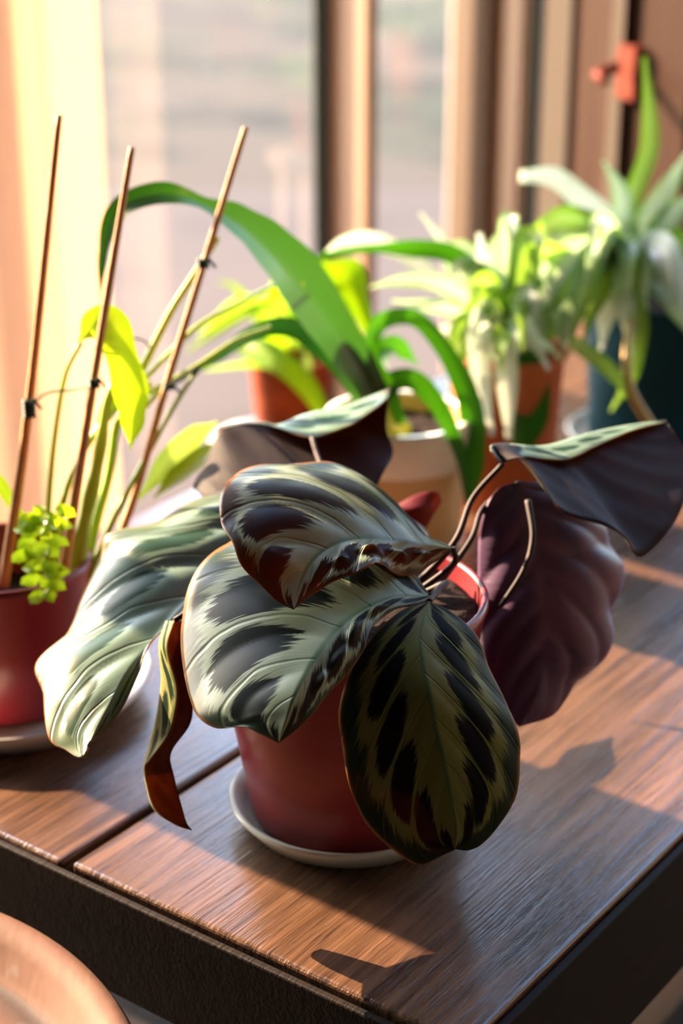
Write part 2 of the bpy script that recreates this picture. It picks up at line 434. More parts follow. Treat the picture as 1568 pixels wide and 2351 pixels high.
# ------------------------------------------------------------ bench of two thick planks
AZ = math.radians(36.37)
e1 = Vector((math.sin(AZ), math.cos(AZ), 0)); e2 = Vector((math.cos(AZ), -math.sin(AZ), 0))
g0 = Pz(150, 1980, 0); r0 = Pz(1490, 1990, 0)
corner = g0 + e2*((r0-g0).dot(e2))
fr0 = Pz(480, 2128, 0); corner = corner + e1*((fr0-corner).dot(e1))
wr = (r0-g0).dot(e2)                                    # width of the right plank
bench = empty('bench', (corner.x, corner.y, 0), math.pi/2-AZ)   # local X along planks, local Y towards the window side
tag(bench, 'dark stained bench of two wide planks carrying the potted plants', 'bench')
BL = 1.30
def local(name, me, mat, par, smooth=False): return link(name, me, mat, par, local=True, smooth=smooth)
local('plank', box_mesh('plank', 0, BL, 0, wr-.0025, -.036, 0, .0022, 3), M['bench'], bench)
pl2 = local('plank', box_mesh('plank', -.002, BL, wr+.0025, wr+.255, -.036, -.0004, .0022, 3), M['bench'], bench)
local('edge_board', box_mesh('edge_board', -.006, BL, -.005, -.0006, -.075, -.0025, .001), M['dark_wood'], bench)
local('edge_board', box_mesh('edge_board', -.006, BL, wr+.2556, wr+.261, -.075, -.003, .002), M['dark_wood'], bench)
local('end_board', box_mesh('end_board', -.006, -.0022, -.0006, wr+.2555, -.056, -.0025, .001), M['dark_wood'], bench)
local('end_board', box_mesh('end_board', BL+.0005, BL+.017, -.0006, wr+.2555, -.075, -.003, .002), M['dark_wood'], bench)
local('shade_sheet', box_mesh('shade_sheet', .02, BL-.03, .012, wr+.24, -.262, -.245, .002), M['dark_wood'], bench)  # added dark sheet, stands in for the shade below the planks
for lx in (.09, BL-.11):
    for ly in (.03, wr+.165):
        local('leg', box_mesh('leg', lx, lx+.06, ly, ly+.06, FLOOR, -.036, .003), M['dark_wood'], bench)

# low dark stool in front of the bench, carrying the terracotta saucer
TS = Vector((-.2440, .532, 0)); TR = .1715; TZ = -.050
stool = empty('low_stool', (TS.x-.02, TS.y-.12, FLOOR)); tag(stool, 'low dark wooden stool under the large terracotta saucer', 'stool')
sx0, sx1 = -.26, .26
sz = TZ-.0005-FLOOR
for k in range(3):
    y0 = -.17+k*.115
    local('board', box_mesh('board', sx0, sx1, y0, y0+.112, sz-.025, sz, .002), M['dark_wood'], stool)
for lx in (sx0+.02, sx1-.06):
    for ly in (-.15, .12):
        local('leg', box_mesh('leg', lx, lx+.04, ly, ly+.04, 0, sz-.025, .002), M['dark_wood'], stool)

# ------------------------------------------------------------ saucers
def saucer(name, x, y, z, r, h, mat, label, inner=None, cat='saucer'):
    w = .0035
    prof = [(0, 0), (r*.80, 0), (r*.84, .0012), (r*.97, h*.72), (r, h-.001), (r-.0012, h), (r-w, h-.0012), (r*.93-w, h*.55), (r*.82, .0042), (0, .0036)]
    o = link(name, lathe_mesh(name, prof, 96), mat); o.location = (x, y, z)
    return tag(o, label, cat)
CP = Vector((0.003, .725, 0))                          # calathea pot
LP = Vector((-.176, .842, 0))                          # pot at the left
saucer('saucer', CP.x, CP.y, 0, .0562, .014, M['saucer_white'], 'pale celadon saucer under the patterned leaf plant')
saucer('saucer', LP.x, LP.y, -.0004, .0745, .016, M['saucer_dull'], 'wide white saucer under the small red pot at the left')

def terracotta_saucer():
    r, h = TR, .030
    prof = [(0, 0), (r*.93, 0), (r*.965, .004), (r*.995, h*.72), (r, h*.85), (r-.002, h*.96), (r-.006, h), (r-.011, h*.97), (r-.016, h*.82), (r-.021, h*.55), (r-.025, .0135), (r-.027, .0122), (r-.031, .0135), (r*.6, .0138), (0, .0138)]
    m, nt, bs, _ = new_mat('worn_terracotta')
    n1 = noise(nt, coords(nt), 14, 5, .6); n2 = noise(nt, coords(nt, scale=(30, 5, 10), rot=(0, 0, .5)), 5, 3); n3 = noise(nt, coords(nt), 55, 2)
    c = mixc(nt, n1.step(.35, .65), lin(98, 58, 39), lin(108, 74, 52))
    c = mixc(nt, n3.step(.62, .7)*.5, c, lin(122, 110, 100))
    c = mixc(nt, n2.step(.66, .72)*.7, c, lin(124, 116, 108))
    c = mixc(nt, noise(nt, coords(nt), 22, 2).step(.68, .74)*.6, c, lin(170, 66, 36))
    sep = nt.nodes.new('ShaderNodeSeparateXYZ'); tc = nt.nodes.new('ShaderNodeTexCoord'); nt.links.new(tc.outputs['Object'], sep.inputs[0])
    x, y = E(nt, sep.outputs[0]), E(nt, sep.outputs[1])
    rr = (x*x+y*y).pow(.5)+ (n1-.5)*.008
    groove_tone = rr.step(r-.045, r-.028)*(1.0-rr.step(r-.027, r-.0235))      # darker ring along the groove
    c = mixc(nt, groove_tone*.85, c, lin(46, 36, 30))
    nt.links.new(c, bs.inputs[0]); bs.inputs['Roughness'].default_value = .75
    bump(nt, bs, n3+n2*.5, .001, .4)
    o = link('terracotta_saucer', lathe_mesh('terracotta_saucer', prof, 128), m); o.location = (TS.x, TS.y, TZ)
    tag(o, 'large worn terracotta saucer on the stool at lower left', 'saucer')
terracotta_saucer()

# ------------------------------------------------------------ pots
def pot(parent, rb, rt, h, mat, lip=.004, wall=.0035, band=None, z0=.0045):
    prof = [(0, z0), (rb-.003, z0), (rb, z0+.003), (rb+(rt-rb)*.5, z0+h*.5), (rt-.0015, z0+h-.008), (rt, z0+h-.004), (rt, z0+h-.0015), (rt-.0012, z0+h), (rt-wall+.0008, z0+h), (rt-wall, z0+h-.0015), (rb-wall, z0+.006), (0, z0+.006)]
    me = lathe_mesh('pot', prof, 96)
    return link('pot', me, mat, parent, local=True)
def soil_disc(parent, r, z, mat=None):
    prof = [(0, .004), (r*.5, .002), (r*.85, .001), (r, 0), (r, -.004), (0, -.004)]
    o = link('soil', lathe_mesh('soil', prof, 48, (0, 0, z)), mat or M['soil'], parent, local=True)
    for v in o.data.vertices: v.co.z += random.uniform(-.0012, .0012)
    return o

# ------------------------------------------------------------ leaves
def loft(name, L, Mi, R, mats, parent, n=96, m=28, bow=0.0, ripple=0.0, N=8, slant=.3, flip=False, thick=.0006, wav=0.0, seed=0, asis=False, bull=None):
    """blade through three lines of (u, v, depth): one margin, the midrib, the other margin"""
    def w(pts): return spline([P(*p) for p in pts], n)
    A, B, C = w(L), w(Mi), w(R)
    rows, uv = [], []
    ts = [-1+2*k/(2*m) for k in range(2*m+1)]
    cen = []
    for i in range(n):
        row = []
        for t in ts:
            if t <= 0: p = B[i].lerp(A[i], -t)
            else: p = B[i].lerp(C[i], t)
            row.append(p)
        cen.append(row)
    # smooth the crease at the midrib a little
    nn = [[None]*(2*m+1) for _ in range(n)]
    for i in range(n):
        for j in range(2*m+1):
            a = cen[min(i+1, n-1)][j]-cen[max(i-1, 0)][j]
            b = cen[i][min(j+1, 2*m)]-cen[i][max(j-1, 0)]
            k = a.cross(b); nn[i][j] = k.normalized() if k.length > 1e-12 else Vector((0, 0, 1))
    mid = nn[n//2][m//2]
    view = (Vector((0, 0, H))-cen[n//2][m//2])
    sgn = 1.0 if mid.dot(view) > 0 else -1.0           # +: normals already face the viewer
    rnd = random.Random(seed); ph = [rnd.uniform(0, 6.28) for _ in range(6)]
    V = []
    for i in range(n):
        s = i/(n-1); env = math.sin(math.pi*min(1, max(0, s)))**.6
        for j, t in enumerate(ts):
            at = abs(t); wid = min(1, ((A[i] if t < 0 else C[i])-B[i]).length/.035)
            d = bow*4*at*(1-at)*env*wid*wid
            q = (s-at*slant)*N+(.45 if t > 0 else 0)
            f = q-math.floor(q)
            d += ripple*(math.sin(math.pi*f)**.8-.6)*min(1, at*5)*env*wid*(1-.35*at)
            d += wav*math.sin(7*s+ph[0]+(2 if t > 0 else 0))*at*at*env
            d += wav*.5*math.sin(15*s+ph[1]+(1 if t > 0 else 0))*at**3*env
            if bull:
                for bs_, bt_, br_, bh_ in bull:
                    rr = ((s-bs_)/br_)**2+((t-bt_)/(br_*3.2))**2
                    if rr < 1: d += bh_*(1-rr)**2
            V.append(cen[i][j]+nn[i][j]*sgn*d)
    F = []; K = 2*m+1
    for i in range(n-1):
        for j in range(K-1):
            a = i*K+j; F.append((a, a+1, a+K+1, a+K))
    me = bpy.data.meshes.new(name); me.from_pydata([tuple(v) for v in V], [], F)
    ul = me.uv_layers.new(name='UVMap')
    for p in me.polygons:
        for li in p.loop_indices:
            vi = me.loops[li].vertex_index
            ul.data[li].uv = ((vi//K)/(n-1), (vi % K)/(K-1))
    me.update()
    # face normals: upper side outwards
    pn = me.polygons[(n//2)*(K-1)+m//2].normal
    front = pn.dot(view) > 0
    want = not flip
    if front != want: me.flip_normals()
    bm = bmesh.new(); bm.from_mesh(me); bmesh.ops.remove_doubles(bm, verts=bm.verts, dist=1e-6); bm.to_mesh(me); bm.free()
    o = link(name, me, mats, parent)
    so = o.modifiers.new('thickness', 'SOLIDIFY'); so.thickness = thick; so.offset = -1
    so.material_offset = 1; so.material_offset_rim = 0
    return o

def ribbon(name, pts, widths, mat, parent, n=36, roll=0.0, fold=.25, twist=0.0, m=3, face=None):
    """strap leaf: centre line of (u, v, depth), widths in photo pixels at that depth"""
    c = spline([P(*p) for p in pts], n)
    dep = spline([(p[2], 0, 0) for p in pts], n)
    ws = widths; V, F = [], []
    K = 2*m+1
    for i, p in enumerate(c):
        t = (c[min(i+1, n-1)]-c[max(i-1, 0)]).normalized(); s = i/(n-1)
        view = (Vector((0, 0, H))-p).normalized()
        x = t.cross(view)
        if x.length < 1e-4: x = Vector((1, 0, 0))
        x.normalize(); y = x.cross(t).normalized()
        a = roll+twist*s
        x2 = x*math.cos(a)+y*math.sin(a); y2 = y*math.cos(a)-x*math.sin(a)
        k = s*(len(ws)-1); k0 = min(int(k), len(ws)-2); fr = k-k0; fr = fr*fr*(3-2*fr)
        wd = (ws[k0]*(1-fr)+ws[k0+1]*fr)/FPX*dep[i].x*.5
        for j in range(K):
            tt = (j-m)/m
            V.append(tuple(p+x2*(tt*wd)+y2*(abs(tt)*wd*fold)))
    for i in range(n-1):
        for j in range(K-1):
            a = i*K+j; F.append((a, a+1, a+K+1, a+K))
    me = bpy.data.meshes.new(name); me.from_pydata(V, [], F)
    ul = me.uv_layers.new(name='UVMap')
    for pg in me.polygons:
        for li in pg.loop_indices:
            vi = me.loops[li].vertex_index; ul.data[li].uv = ((vi//K)/(n-1), (vi % K)/(K-1))
    me.update()
    return link(name, me, mat, parent)

# ------------------------------------------------------------ the patterned plant in front
calathea = empty('potted_calathea', (CP.x, CP.y, 0)); tag(calathea, 'dark red pot with large feather-patterned purple-backed leaves, nearest on the bench', 'potted plant')
pot(calathea, .0455, .0632, .112, M['glaze_red'])
soil_disc(calathea, .0575, .1085)
pale = lin(168, 186, 150); dark = lin(16, 40, 38); margin = lin(28, 70, 48); midc = lin(96, 140, 96)
under = calathea_under('purple_underside', lin(94, 70, 102), lin(118, 90, 122), trans=lin(90, 50, 50), tm=.15)
under_e = calathea_under('dark_brown_underside', lin(22, 13, 15), lin(40, 22, 18), trans=lin(200, 100, 30), tm=.15, rough=.7)
under_w = calathea_under('brown_purple_underside', lin(58, 32, 32), lin(84, 46, 34), trans=lin(230, 120, 40), tm=.22, rough=.65)

TA = calathea_top('leaf_pattern_shaded', 6.6, .36, lin(120, 124, 66), lin(10, 22, 26), lin(18, 50, 38), lin(64, 104, 70), .5, .15, .45, .7, (.49, .22), .80, .2, .12)  # darker olive copy of the pattern, the hanging leaf's shade in its colours
loft('leaf',
     [(985,1380,.755),(930,1400,.748),(870,1450,.738),(805,1540,.730),(776,1630,.728),(784,1715,.728),(800,1800,.73),(832,1880,.732),(885,1940,.734),(955,1983,.734),(1005,1968,.73),(1045,1950,.724)],
     [(985,1380,.755),(966,1450,.738),(968,1510,.728),(985,1590,.72),(1003,1680,.718),(1022,1760,.718),(1038,1840,.72),(1048,1900,.722),(1045,1950,.724)],
     [(985,1380,.755),(1035,1405,.755),(1095,1455,.752),(1135,1540,.748),(1168,1620,.745),(1187,1690,.742),(1190,1750,.74),(1182,1830,.737),(1150,1885,.733),(1108,1935,.73),(1075,1952,.727),(1045,1950,.724)],
     [TA, under], calathea, n=120, bow=.002, ripple=.0008, N=6.6, slant=.36, wav=.0015, seed=1)

TB = calathea_top('leaf_pattern_broad', 5.6, .26, pale, dark, margin, midc, .36, .35, .47, .9, (.43, .33), .86, .3, .3)
loft('leaf',
     [(990,1368,.765),(930,1300,.785),(800,1230,.805),(640,1215,.81),(530,1245,.80),(452,1315,.782),(412,1420,.765),(412,1530,.745),(440,1630,.725),(492,1671,.715),(560,1670,.705),(600,1686,.70),(640,1706,.695)],
     [(990,1368,.765),(900,1372,.752),(800,1425,.732),(730,1505,.715),(682,1590,.70),(655,1660,.695),(640,1706,.695)],
     [(990,1368,.765),(962,1388,.758),(900,1398,.745),(855,1428,.732),(835,1490,.722),(795,1552,.715),(740,1606,.708),(690,1658,.70),(640,1706,.695)],
     [TB, under_w], calathea, n=120, bow=.004, ripple=.0020, N=5.6, slant=.26, wav=.003, seed=2,
     bull=[(.45, .5, .09, .0025), (.6, .55, .08, .0028), (.72, .5, .07, .0025), (.3, .5, .08, .002)])

TC = calathea_top('leaf_pattern_upper', 6.0, .28, pale, lin(14, 32, 34), lin(34, 50, 34), midc, .30, .1, .50, 1.0, (.43, .32), .86, .45, .32)
loft('leaf',
     [(1040,1258,.79),(1000,1243,.80),(940,1222,.815),(900,1170,.825),(840,1105,.83),(770,1060,.83),(700,1048,.825),(635,1040,.815),(580,1052,.803),(535,1085,.788),(505,1150,.772),(508,1215,.757),(535,1260,.747),(560,1310,.742),(600,1347,.737),(640,1384,.733),(675,1398,.73)],
     [(1040,1258,.79),(950,1247,.777),(860,1236,.766),(780,1246,.757),(722,1284,.747),(690,1340,.738),(675,1398,.73)],
     [(1040,1258,.79),(1005,1288,.782),(950,1318,.77),(905,1312,.76),(865,1305,.752),(820,1328,.746),(760,1340,.74),(715,1362,.735),(675,1398,.73)],
     [TC, under_w], calathea, n=120, bow=.006, ripple=.0026, N=6.0, slant=.28, wav=.004, seed=3,
     bull=[(.2, .5, .07, .003), (.36, .5, .07, .0035), (.52, .5, .07, .0035), (.68, .45, .06, .003)])

TD = calathea_top('leaf_pattern_sheen', 7.0, .25, lin(148, 184, 166), lin(46, 84, 68), lin(120, 150, 118), lin(140, 184, 166), .28, .2, .45, .9, (.36, .20), spec=.6)  # whitish sky sheen put into the pale, blotch and margin colours
loft('leaf',
     [(860,1200,.86),(760,1130,.87),(620,1105,.87),(510,1120,.865),(420,1150,.86),(340,1195,.855),(245,1222,.85),(222,1280,.845),(180,1375,.835),(152,1440,.825),(85,1527,.81),(105,1600,.795),(118,1700,.775),(150,1722,.768),(175,1738,.762),(190,1737,.76)],
     [(860,1200,.86),(700,1190,.85),(560,1240,.835),(450,1350,.815),(350,1465,.795),(262,1600,.775),(190,1737,.76)],
     [(860,1200,.86),(760,1260,.835),(640,1320,.82),(540,1390,.805),(420,1435,.798),(375,1455,.795),(335,1500,.79),(300,1570,.783),(275,1630,.776),(240,1680,.768),(205,1710,.763),(200,1738,.76),(190,1737,.76)],
     [TD, under], calathea, n=120, bow=.005, ripple=.0030, N=7, slant=.25, wav=.0035, seed=4)

# curled leaf hanging at the left of the pot, folded so both sides show
TI = calathea_top('leaf_pattern_curled', 6, .3, lin(176, 178, 110), lin(30, 60, 44), lin(96, 110, 60), midc, .4, 0, .5, 1, (.4, .3))
loft('leaf',
     [(400,1425,.775),(384,1490,.772),(407,1580,.769),(402,1640,.768),(386,1690,.768),(345,1742,.77),(332,1768,.772),(352,1850,.774),(400,1892,.774),(440,1907,.775)],
     [(380,1425,.785),(364,1480,.782),(369,1560,.779),(359,1640,.776),(344,1700,.776),(330,1758,.777),(334,1800,.777),(352,1858,.776),(400,1893,.775),(440,1907,.775)],
     [(430,1425,.80),(442,1500,.797),(440,1560,.794),(442,1620,.79),(434,1665,.787),(392,1728,.784),(400,1785,.782),(418,1855,.779),(428,1890,.777),(440,1907,.775)],
     [TI, under_e], calathea, n=70, m=10, thick=.0005, flip=False, seed=5)

# rear leaves seen from their purple backs
loft('leaf',
     [(445,1118,.90),(480,1041,.909),(505,991,.914),(545,977,.918),(600,974,.917),(640,984,.91),(715,1005,.90),(800,975,.90),(860,936,.91),(893,912,.92)],
     [(445,1116,.90),(480,1038,.91),(505,988,.915),(545,973,.92),(600,968,.92),(640,974,.92),(700,950,.925),(790,930,.93),(860,905,.93),(896,890,.925)],
     [(448,1122,.90),(480,1150,.88),(540,1160,.87),(640,1160,.865),(720,1160,.865),(800,1160,.87),(850,1140,.88),(878,1092,.89),(902,1040,.905),(886,980,.915),(893,910,.92)],
     [TD, under_e], calathea, n=90, m=16, ripple=.0012, wav=.0006, seed=6)
loft('leaf',
     [(1128,1035,.825),(1150,1063,.825),(1205,1045,.838),(1260,1050,.842),(1310,1050,.845),(1375,1020,.86),(1440,995,.87),(1530,967,.884)],
     [(1126,1022,.832),(1165,1018,.845),(1250,1022,.858),(1350,994,.87),(1430,977,.88),(1530,964,.886)],
     [(1150,1064,.828),(1200,1056,.82),(1235,1108,.815),(1290,1180,.81),(1385,1205,.81),(1440,1235,.81),(1475,1276,.812),(1545,1205,.83),(1578,1120,.85),(1572,1040,.87),(1530,967,.884)],
     [TD, under_e], calathea, n=90, m=16, ripple=.0007, wav=.0010, seed=7, N=9)
loft('leaf',
     [(1190,1105,.845),(1135,1130,.84),(1105,1200,.838),(1098,1300,.838),(1102,1440,.836),(1125,1550,.832),(1160,1630,.828),(1190,1668,.825)],
     [(1190,1105,.845),(1215,1200,.838),(1240,1300,.832),(1255,1400,.827),(1250,1500,.826),(1230,1600,.825),(1190,1668,.825)],
     [(1190,1105,.845),(1300,1120,.858),(1385,1200,.862),(1400,1250,.862),(1428,1295,.86),(1420,1345,.858),(1397,1400,.854),(1402,1455,.851),(1390,1500,.848),(1355,1540,.845),(1320,1562,.842),(1295,1605,.838),(1265,1643,.832),(1190,1668,.825)],
     [TA, under], calathea, n=100, m=20, bow=.006, ripple=.0022, N=6, wav=.0015, seed=8, flip=True)
loft('leaf',
     [(900,1170,.90),(950,1140,.90),(1000,1129,.90),(1013,1152,.90)],
     [(900,1170,.895),(960,1168,.893),(1013,1152,.90)],
     [(900,1170,.90),(930,1226,.89),(965,1228,.89),(995,1182,.895),(1013,1152,.90)],
     [TA, calathea_under('red_underside', lin(110, 28, 40), lin(130, 40, 50))], calathea, n=40, m=8, flip=True, seed=9)
S = [Vector((CP.x+dx, CP.y+dy, .1075)) for dx, dy in ((.02, .0), (.025, .012), (.012, .02), (.0, .01), (.03, -.005))]
def wpt(v):                                  # world point back to (u, v, depth)
    r = v-Vector((0, 0, H)); d = r.y*CT-r.z*ST; up = r.y*ST+r.z*CT
    return (CX+r.x/d*FPX, CY-up/d*FPX, d)
def petiole(pts, r=.0016, r1=.0012):
    tube('petiole', [P(*p) for p in pts], r, r1, M['petiole'], calathea, n=30, seg=10)
petiole([wpt(S[1]), (1040,1250,.815), (1085,1145,.828), (1155,1064,.83)], .0018, .0012)
petiole([wpt(S[4]), (1075,1250,.82), (1110,1165,.838), (1190,1108,.844)], .0016, .0011)
petiole([(1150,1392,.822), (1202,1310,.818), (1223,1235,.822), (1212,1150,.832)], .0012, .0016)
petiole([wpt(S[2]), (790,1180,.85), (735,1062,.885), (716,1004,.90)], .0018, .0012)
petiole([wpt(S[0]), (1035,1300,.795), (1040,1258,.79)], .0018, .0013)
petiole([wpt(S[0]), (1020,1340,.79), (988,1369,.765)], .0018, .0013)
petiole([wpt(S[4]), (1010,1350,.785), (985,1381,.756)], .0018, .0013)
petiole([wpt(S[3]), (900,1240,.85), (860,1200,.86)], .0018, .0013)
petiole([wpt(S[2]), (980,1240,.86), (902,1170,.897)], .0015, .001)
petiole([wpt(S[3]), (620,1300,.80), (400,1424,.785)], .0018, .0013)

# ------------------------------------------------------------ small red pot at the left with staked canes
lily = empty('potted_orchid', (LP.x, LP.y, 0)); tag(lily, 'small dark red pot of staked green canes and drooping leaves at left', 'potted plant')
pot(lily, .0425, .0468, .078, M['glaze_red'], z0=.0042)
soil_disc(lily, .040, .055)
g_lit = foliage('lit_green_leaf', lin(120, 165, 20), lin(150, 190, 40), lin(190, 210, 20), .35, .5, (.1, .9))
g_stem = foliage('cane_green', lin(130, 160, 30), lin(150, 180, 50), lin(190, 200, 40), .4, .35)
def cane(pts, w0, w1, mat=None, n=26, prof=None):
    d = pts[0][2]
    tube('stem', [P(*p) for p in pts], w0/FPX*d*.5, w1/FPX*d*.5, mat or M['stem_green'], lily, n=n, prof=prof)
M['stem_green'] = plain('cane_skin', lin(166, 196, 44), .4, .2, 40)
cane([(165,1372,.915),(190,1215,.92),(225,1060,.925),(243,940,.925),(262,880,.925)], 46, 22, prof=lambda s: 1+.12*math.cos(s*26))
cane([(185,1370,.925),(215,1220,.935),(250,1090,.94),(275,960,.94),(345,880,.95)], 30, 16)
cane([(105,1300,.92),(112,1150,.92),(126,1000,.92),(150,860,.92),(186,786,.918)], 15, 12)
cane([(120,1330,.92),(140,1170,.92),(180,1060,.925),(240,965,.93),(305,905,.935)], 20, 14)
cane([(185,1370,.92),(262,1190,.93),(330,1060,.94),(395,940,.95),(452,850,.955)], 18, 11)
cane([(325,850,.96),(390,720,.955),(440,640,.95),(472,590,.945),(500,545,.945)], 20, 14)
cane([(322,880,.96),(400,800,.965),(460,745,.97),(560,690,.99),(660,640,1.02)], 14, 10)
cane([(335,905,.96),(450,842,.965),(540,782,.98),(620,750,1.0)], 14, 9)
cane([(310,960,.95),(360,905,.955),(430,850,.96)], 16, 10)
ribbon('leaf', [(182,784,.918),(212,750,.912),(246,742,.902),(270,800,.90),(293,880,.90),(302,960,.90),(300,1034,.90)], [8,66,86,72,86,58,3], g_lit, lily, roll=.2, fold=.45)
ribbon('leaf', [(318,1145,.96),(390,1050,.98),(440,1005,1.0),(498,968,1.02)], [10,58,56,6], foliage('soft_green_leaf', lin(110,150,50), lin(140,170,80), lin(170,190,60), .4, .45), lily, roll=-.4)
ribbon('leaf', [(352,1145,.96),(410,1092,.97),(460,1052,.98),(520,1012,1.0)], [6,50,50,6], g_lit, lily, roll=.6)
ribbon('leaf', [(-30,1060,.91),(0,1110,.915),(40,1175,.92),(70,1225,.925),(100,1300,.925)], [10,30,22,12,8], g_lit, lily)
ribbon('leaf', [(222,1000,.93),(252,940,.93),(275,900,.93),(330,850,.94)], [20,40,34,4], g_lit, lily, roll=.5)
sprout = g_lit
for k, (u, v, a) in enumerate([(62,1245,2.5),(72,1218,2.6),(48,1275,2.4),(92,1288,1.9),(122,1302,.3),(72,1330,2.6),(86,1368,2.2),(112,1362,1.2),(134,1312,.1),(102,1222,1.3),(134,1240,.5),(66,1192,2.8),(92,1168,1.7),(120,1192,.8),(150,1172,.6),(78,1300,2.9),(58,1212,3.0),(140,1205,.2),(104,1330,1.6),(96,1255,2.2),(118,1262,.9),(84,1195,2.2),(70,1268,2.4),(128,1340,.6)]):
    d = .885-(k % 5)*.003; L = 28; ca, sa = math.cos(a), math.sin(a)
    ribbon('sprout_leaf', [(u-ca*L, v+sa*L*-.2, d),(u, v, d-.004),(u+ca*L, v+sa*L*.8, d)], [6,32,28,3], sprout, lily, n=8, m=2, roll=random.uniform(-.5, .5))
tube('sprout_stem', [P(110,1370,.89), P(102,1290,.888), P(96,1220,.888), P(98,1165,.89)], .0009, .0006, M['stem_green'], lily, n=12, seg=6)

# three bamboo stakes held in the pot
def stake(pts, r0, r1, label):
    a, b = P(*pts[0]), P(*pts[-1])
    t = empty('bamboo_stake', a); tag(t, label, 'stake', 'bamboo stakes in the left pot')
    tube('cane', [P(*p) for p in pts], r0, r1, M['bamboo'], t, n=40, seg=10, prof=lambda s: 1+.05*(1 if abs((s*7) % 1-.5) < .03 else 0))
    return t
def tie(parent, u, v, d, r=.0028, turns=4):
    c = P(u, v, d); pts = []
    for k in range(turns*10+1):
        a = 2*math.pi*k/10; pts.append(c+Vector((math.cos(a)*r, math.sin(a)*r, .0016*(k/10-turns/2))))
    pts += [pts[-1]+Vector((.004, -.003, -.004))]
    tube('wire_tie', pts, .0008, .0008, M['wire'], parent, n=turns*14, seg=6)
s1 = stake([(8,1348,.915),(66,935,.90),(136,264,.875)], .0029, .0016, 'leftmost bamboo stake in the left pot, in front of curtain')
s2 = stake([(138,1366,.905),(214,880,.895),(303,338,.88)], .0028, .0016, 'middle bamboo stake in the left pot, crossing behind the arching leaf tip')
s3 = stake([(215,1372,.935),(300,1165,.94),(382,885,.94),(470,600,.935),(564,293,.93)], .0024, .0017, 'right leaning bamboo stake of the left pot, tied near mid height')
tie(s1, 67, 938, .898, .0028, 6); tie(s2, 216, 880, .893, .0024, 3); tie(s3, 466, 604, .933, .0028, 3); tie(s3, 386, 888, .938, .0024, 2)
tube('wire_tie', [P(70,930,.897), P(110,902,.90), P(160,896,.90), P(213,886,.893)], .0006, .0006, M['wire'], s1, n=16, seg=6)
tube('wire_tie', [P(216,800,.893), P(280,775,.92), P(330,782,.94), P(345,800,.95)], .0006, .0006, M['wire'], s2, n=16, seg=6)
tube('wire_tie', [P(382,888,.938), P(420,870,.95), P(455,842,.955), P(448,862,.953), P(436,848,.953)], .0009, .0009, M['wire'], s3, n=16, seg=6)

# ------------------------------------------------------------ tall strap-leaved plant in a cream pot behind
CR = Vector((.036, 1.055, 0))
tall = empty('potted_strap_plant', (CR.x, CR.y, 0)); tag(tall, 'tall plant with long arching green strap leaves in a cream and white pot', 'potted plant')
pot(tall, .040, .046, .084, M['cream'], z0=.0005)
link('glaze_band', lathe_mesh('glaze_band', [(.0448, .058), (.0466, .060), (.0474, .0845), (.0464, .0862), (.0415, .0862), (.0415, .0845)], 72), M['white_glaze'], tall, local=True)
soil_disc(tall, .0415, .074)
g_dark = foliage('deep_green_leaf', lin(12, 58, 24), lin(18, 70, 34), lin(40, 100, 8), .30, .22, (.05, .9), lin(150, 130, 40))
g_arch = foliage('arching_green_leaf', lin(14, 66, 30), lin(22, 78, 44), lin(70, 130, 8), .28, .25, (.05, .9), lin(150, 130, 40), spec=.8)
g_mid = foliage('mid_green_leaf', lin(26, 92, 14), lin(36, 108, 24), lin(80, 150, 8), .35, .38, (.05, .9))
g_yel = foliage('yellow_green_leaf', lin(110, 170, 10), lin(140, 190, 20), lin(170, 215, 10), .4, .5, (.05, .9))
ribbon('leaf', [(858,960,1.085),(835,880,1.07),(790,800,1.05),(725,705,1.02),(645,600,.99),(560,520,.97),(470,470,.955),(400,447,.945),(335,452,.94),(280,478,.94),(248,535,.945),(235,610,.95),(231,695,.955)],
       [84,100,112,126,142,142,120,84,34,62,58,26,3], g_arch, tall, n=90, fold=.22, roll=-.62, m=5)
ribbon('leaf', [(862,940,1.09),(825,810,1.08),(780,700,1.07),(740,635,1.06),(690,580,1.06)], [60,52,46,30,4], g_dark, tall, n=40, roll=.5)
ribbon('leaf', [(850,930,1.085),(810,850,1.07),(740,785,1.06),(655,748,1.06),(580,765,1.06),(500,818,1.05),(440,862,1.05)], [60,76,74,50,40,26,5], g_dark, tall, n=50, roll=.3)
ribbon('leaf', [(852,900,1.09),(850,790,1.09),(880,735,1.10),(950,728,1.10),(1010,785,1.10),(1060,870,1.10),(1085,950,1.10),(1087,1040,1.10),(1076,1160,1.105)], [40,40,42,40,44,56,62,60,22], g_mid, tall, n=60, roll=-.3)
ribbon('leaf', [(862,930,1.085),(900,880,1.08),(950,875,1.08),(1000,925,1.08),(1040,1000,1.08),(1066,1080,1.085),(1076,1150,1.09)], [40,52,50,42,34,26,12], g_mid, tall, n=50, roll=.3)
ribbon('leaf', [(860,920,1.10),(800,720,1.12),(735,600,1.13),(760,585,1.13),(840,572,1.14),(940,572,1.15),(1030,582,1.15),(1100,632,1.15),(1160,710,1.15),(1198,790,1.15),(1218,880,1.15),(1215,960,1.15),(1190,1045,1.15)], [14,16,16,16,16,20,44,46,44,52,84,86,40], g_mid, tall, n=80, roll=.2)
ribbon('leaf', [(850,760,1.11),(828,700,1.115),(800,640,1.12),(740,600,1.12)], [34,50,104,10], g_yel, tall, roll=.2, fold=.6)
ribbon('leaf', [(862,900,1.10),(880,810,1.12),(915,800,1.13),(960,838,1.14)], [10,44,54,6], g_mid, tall, roll=.4)
ribbon('leaf', [(880,980,1.09),(862,900,1.08),(830,820,1.075),(810,760,1.07)], [100,96,70,20], g_mid, tall, roll=-.2, fold=.4)
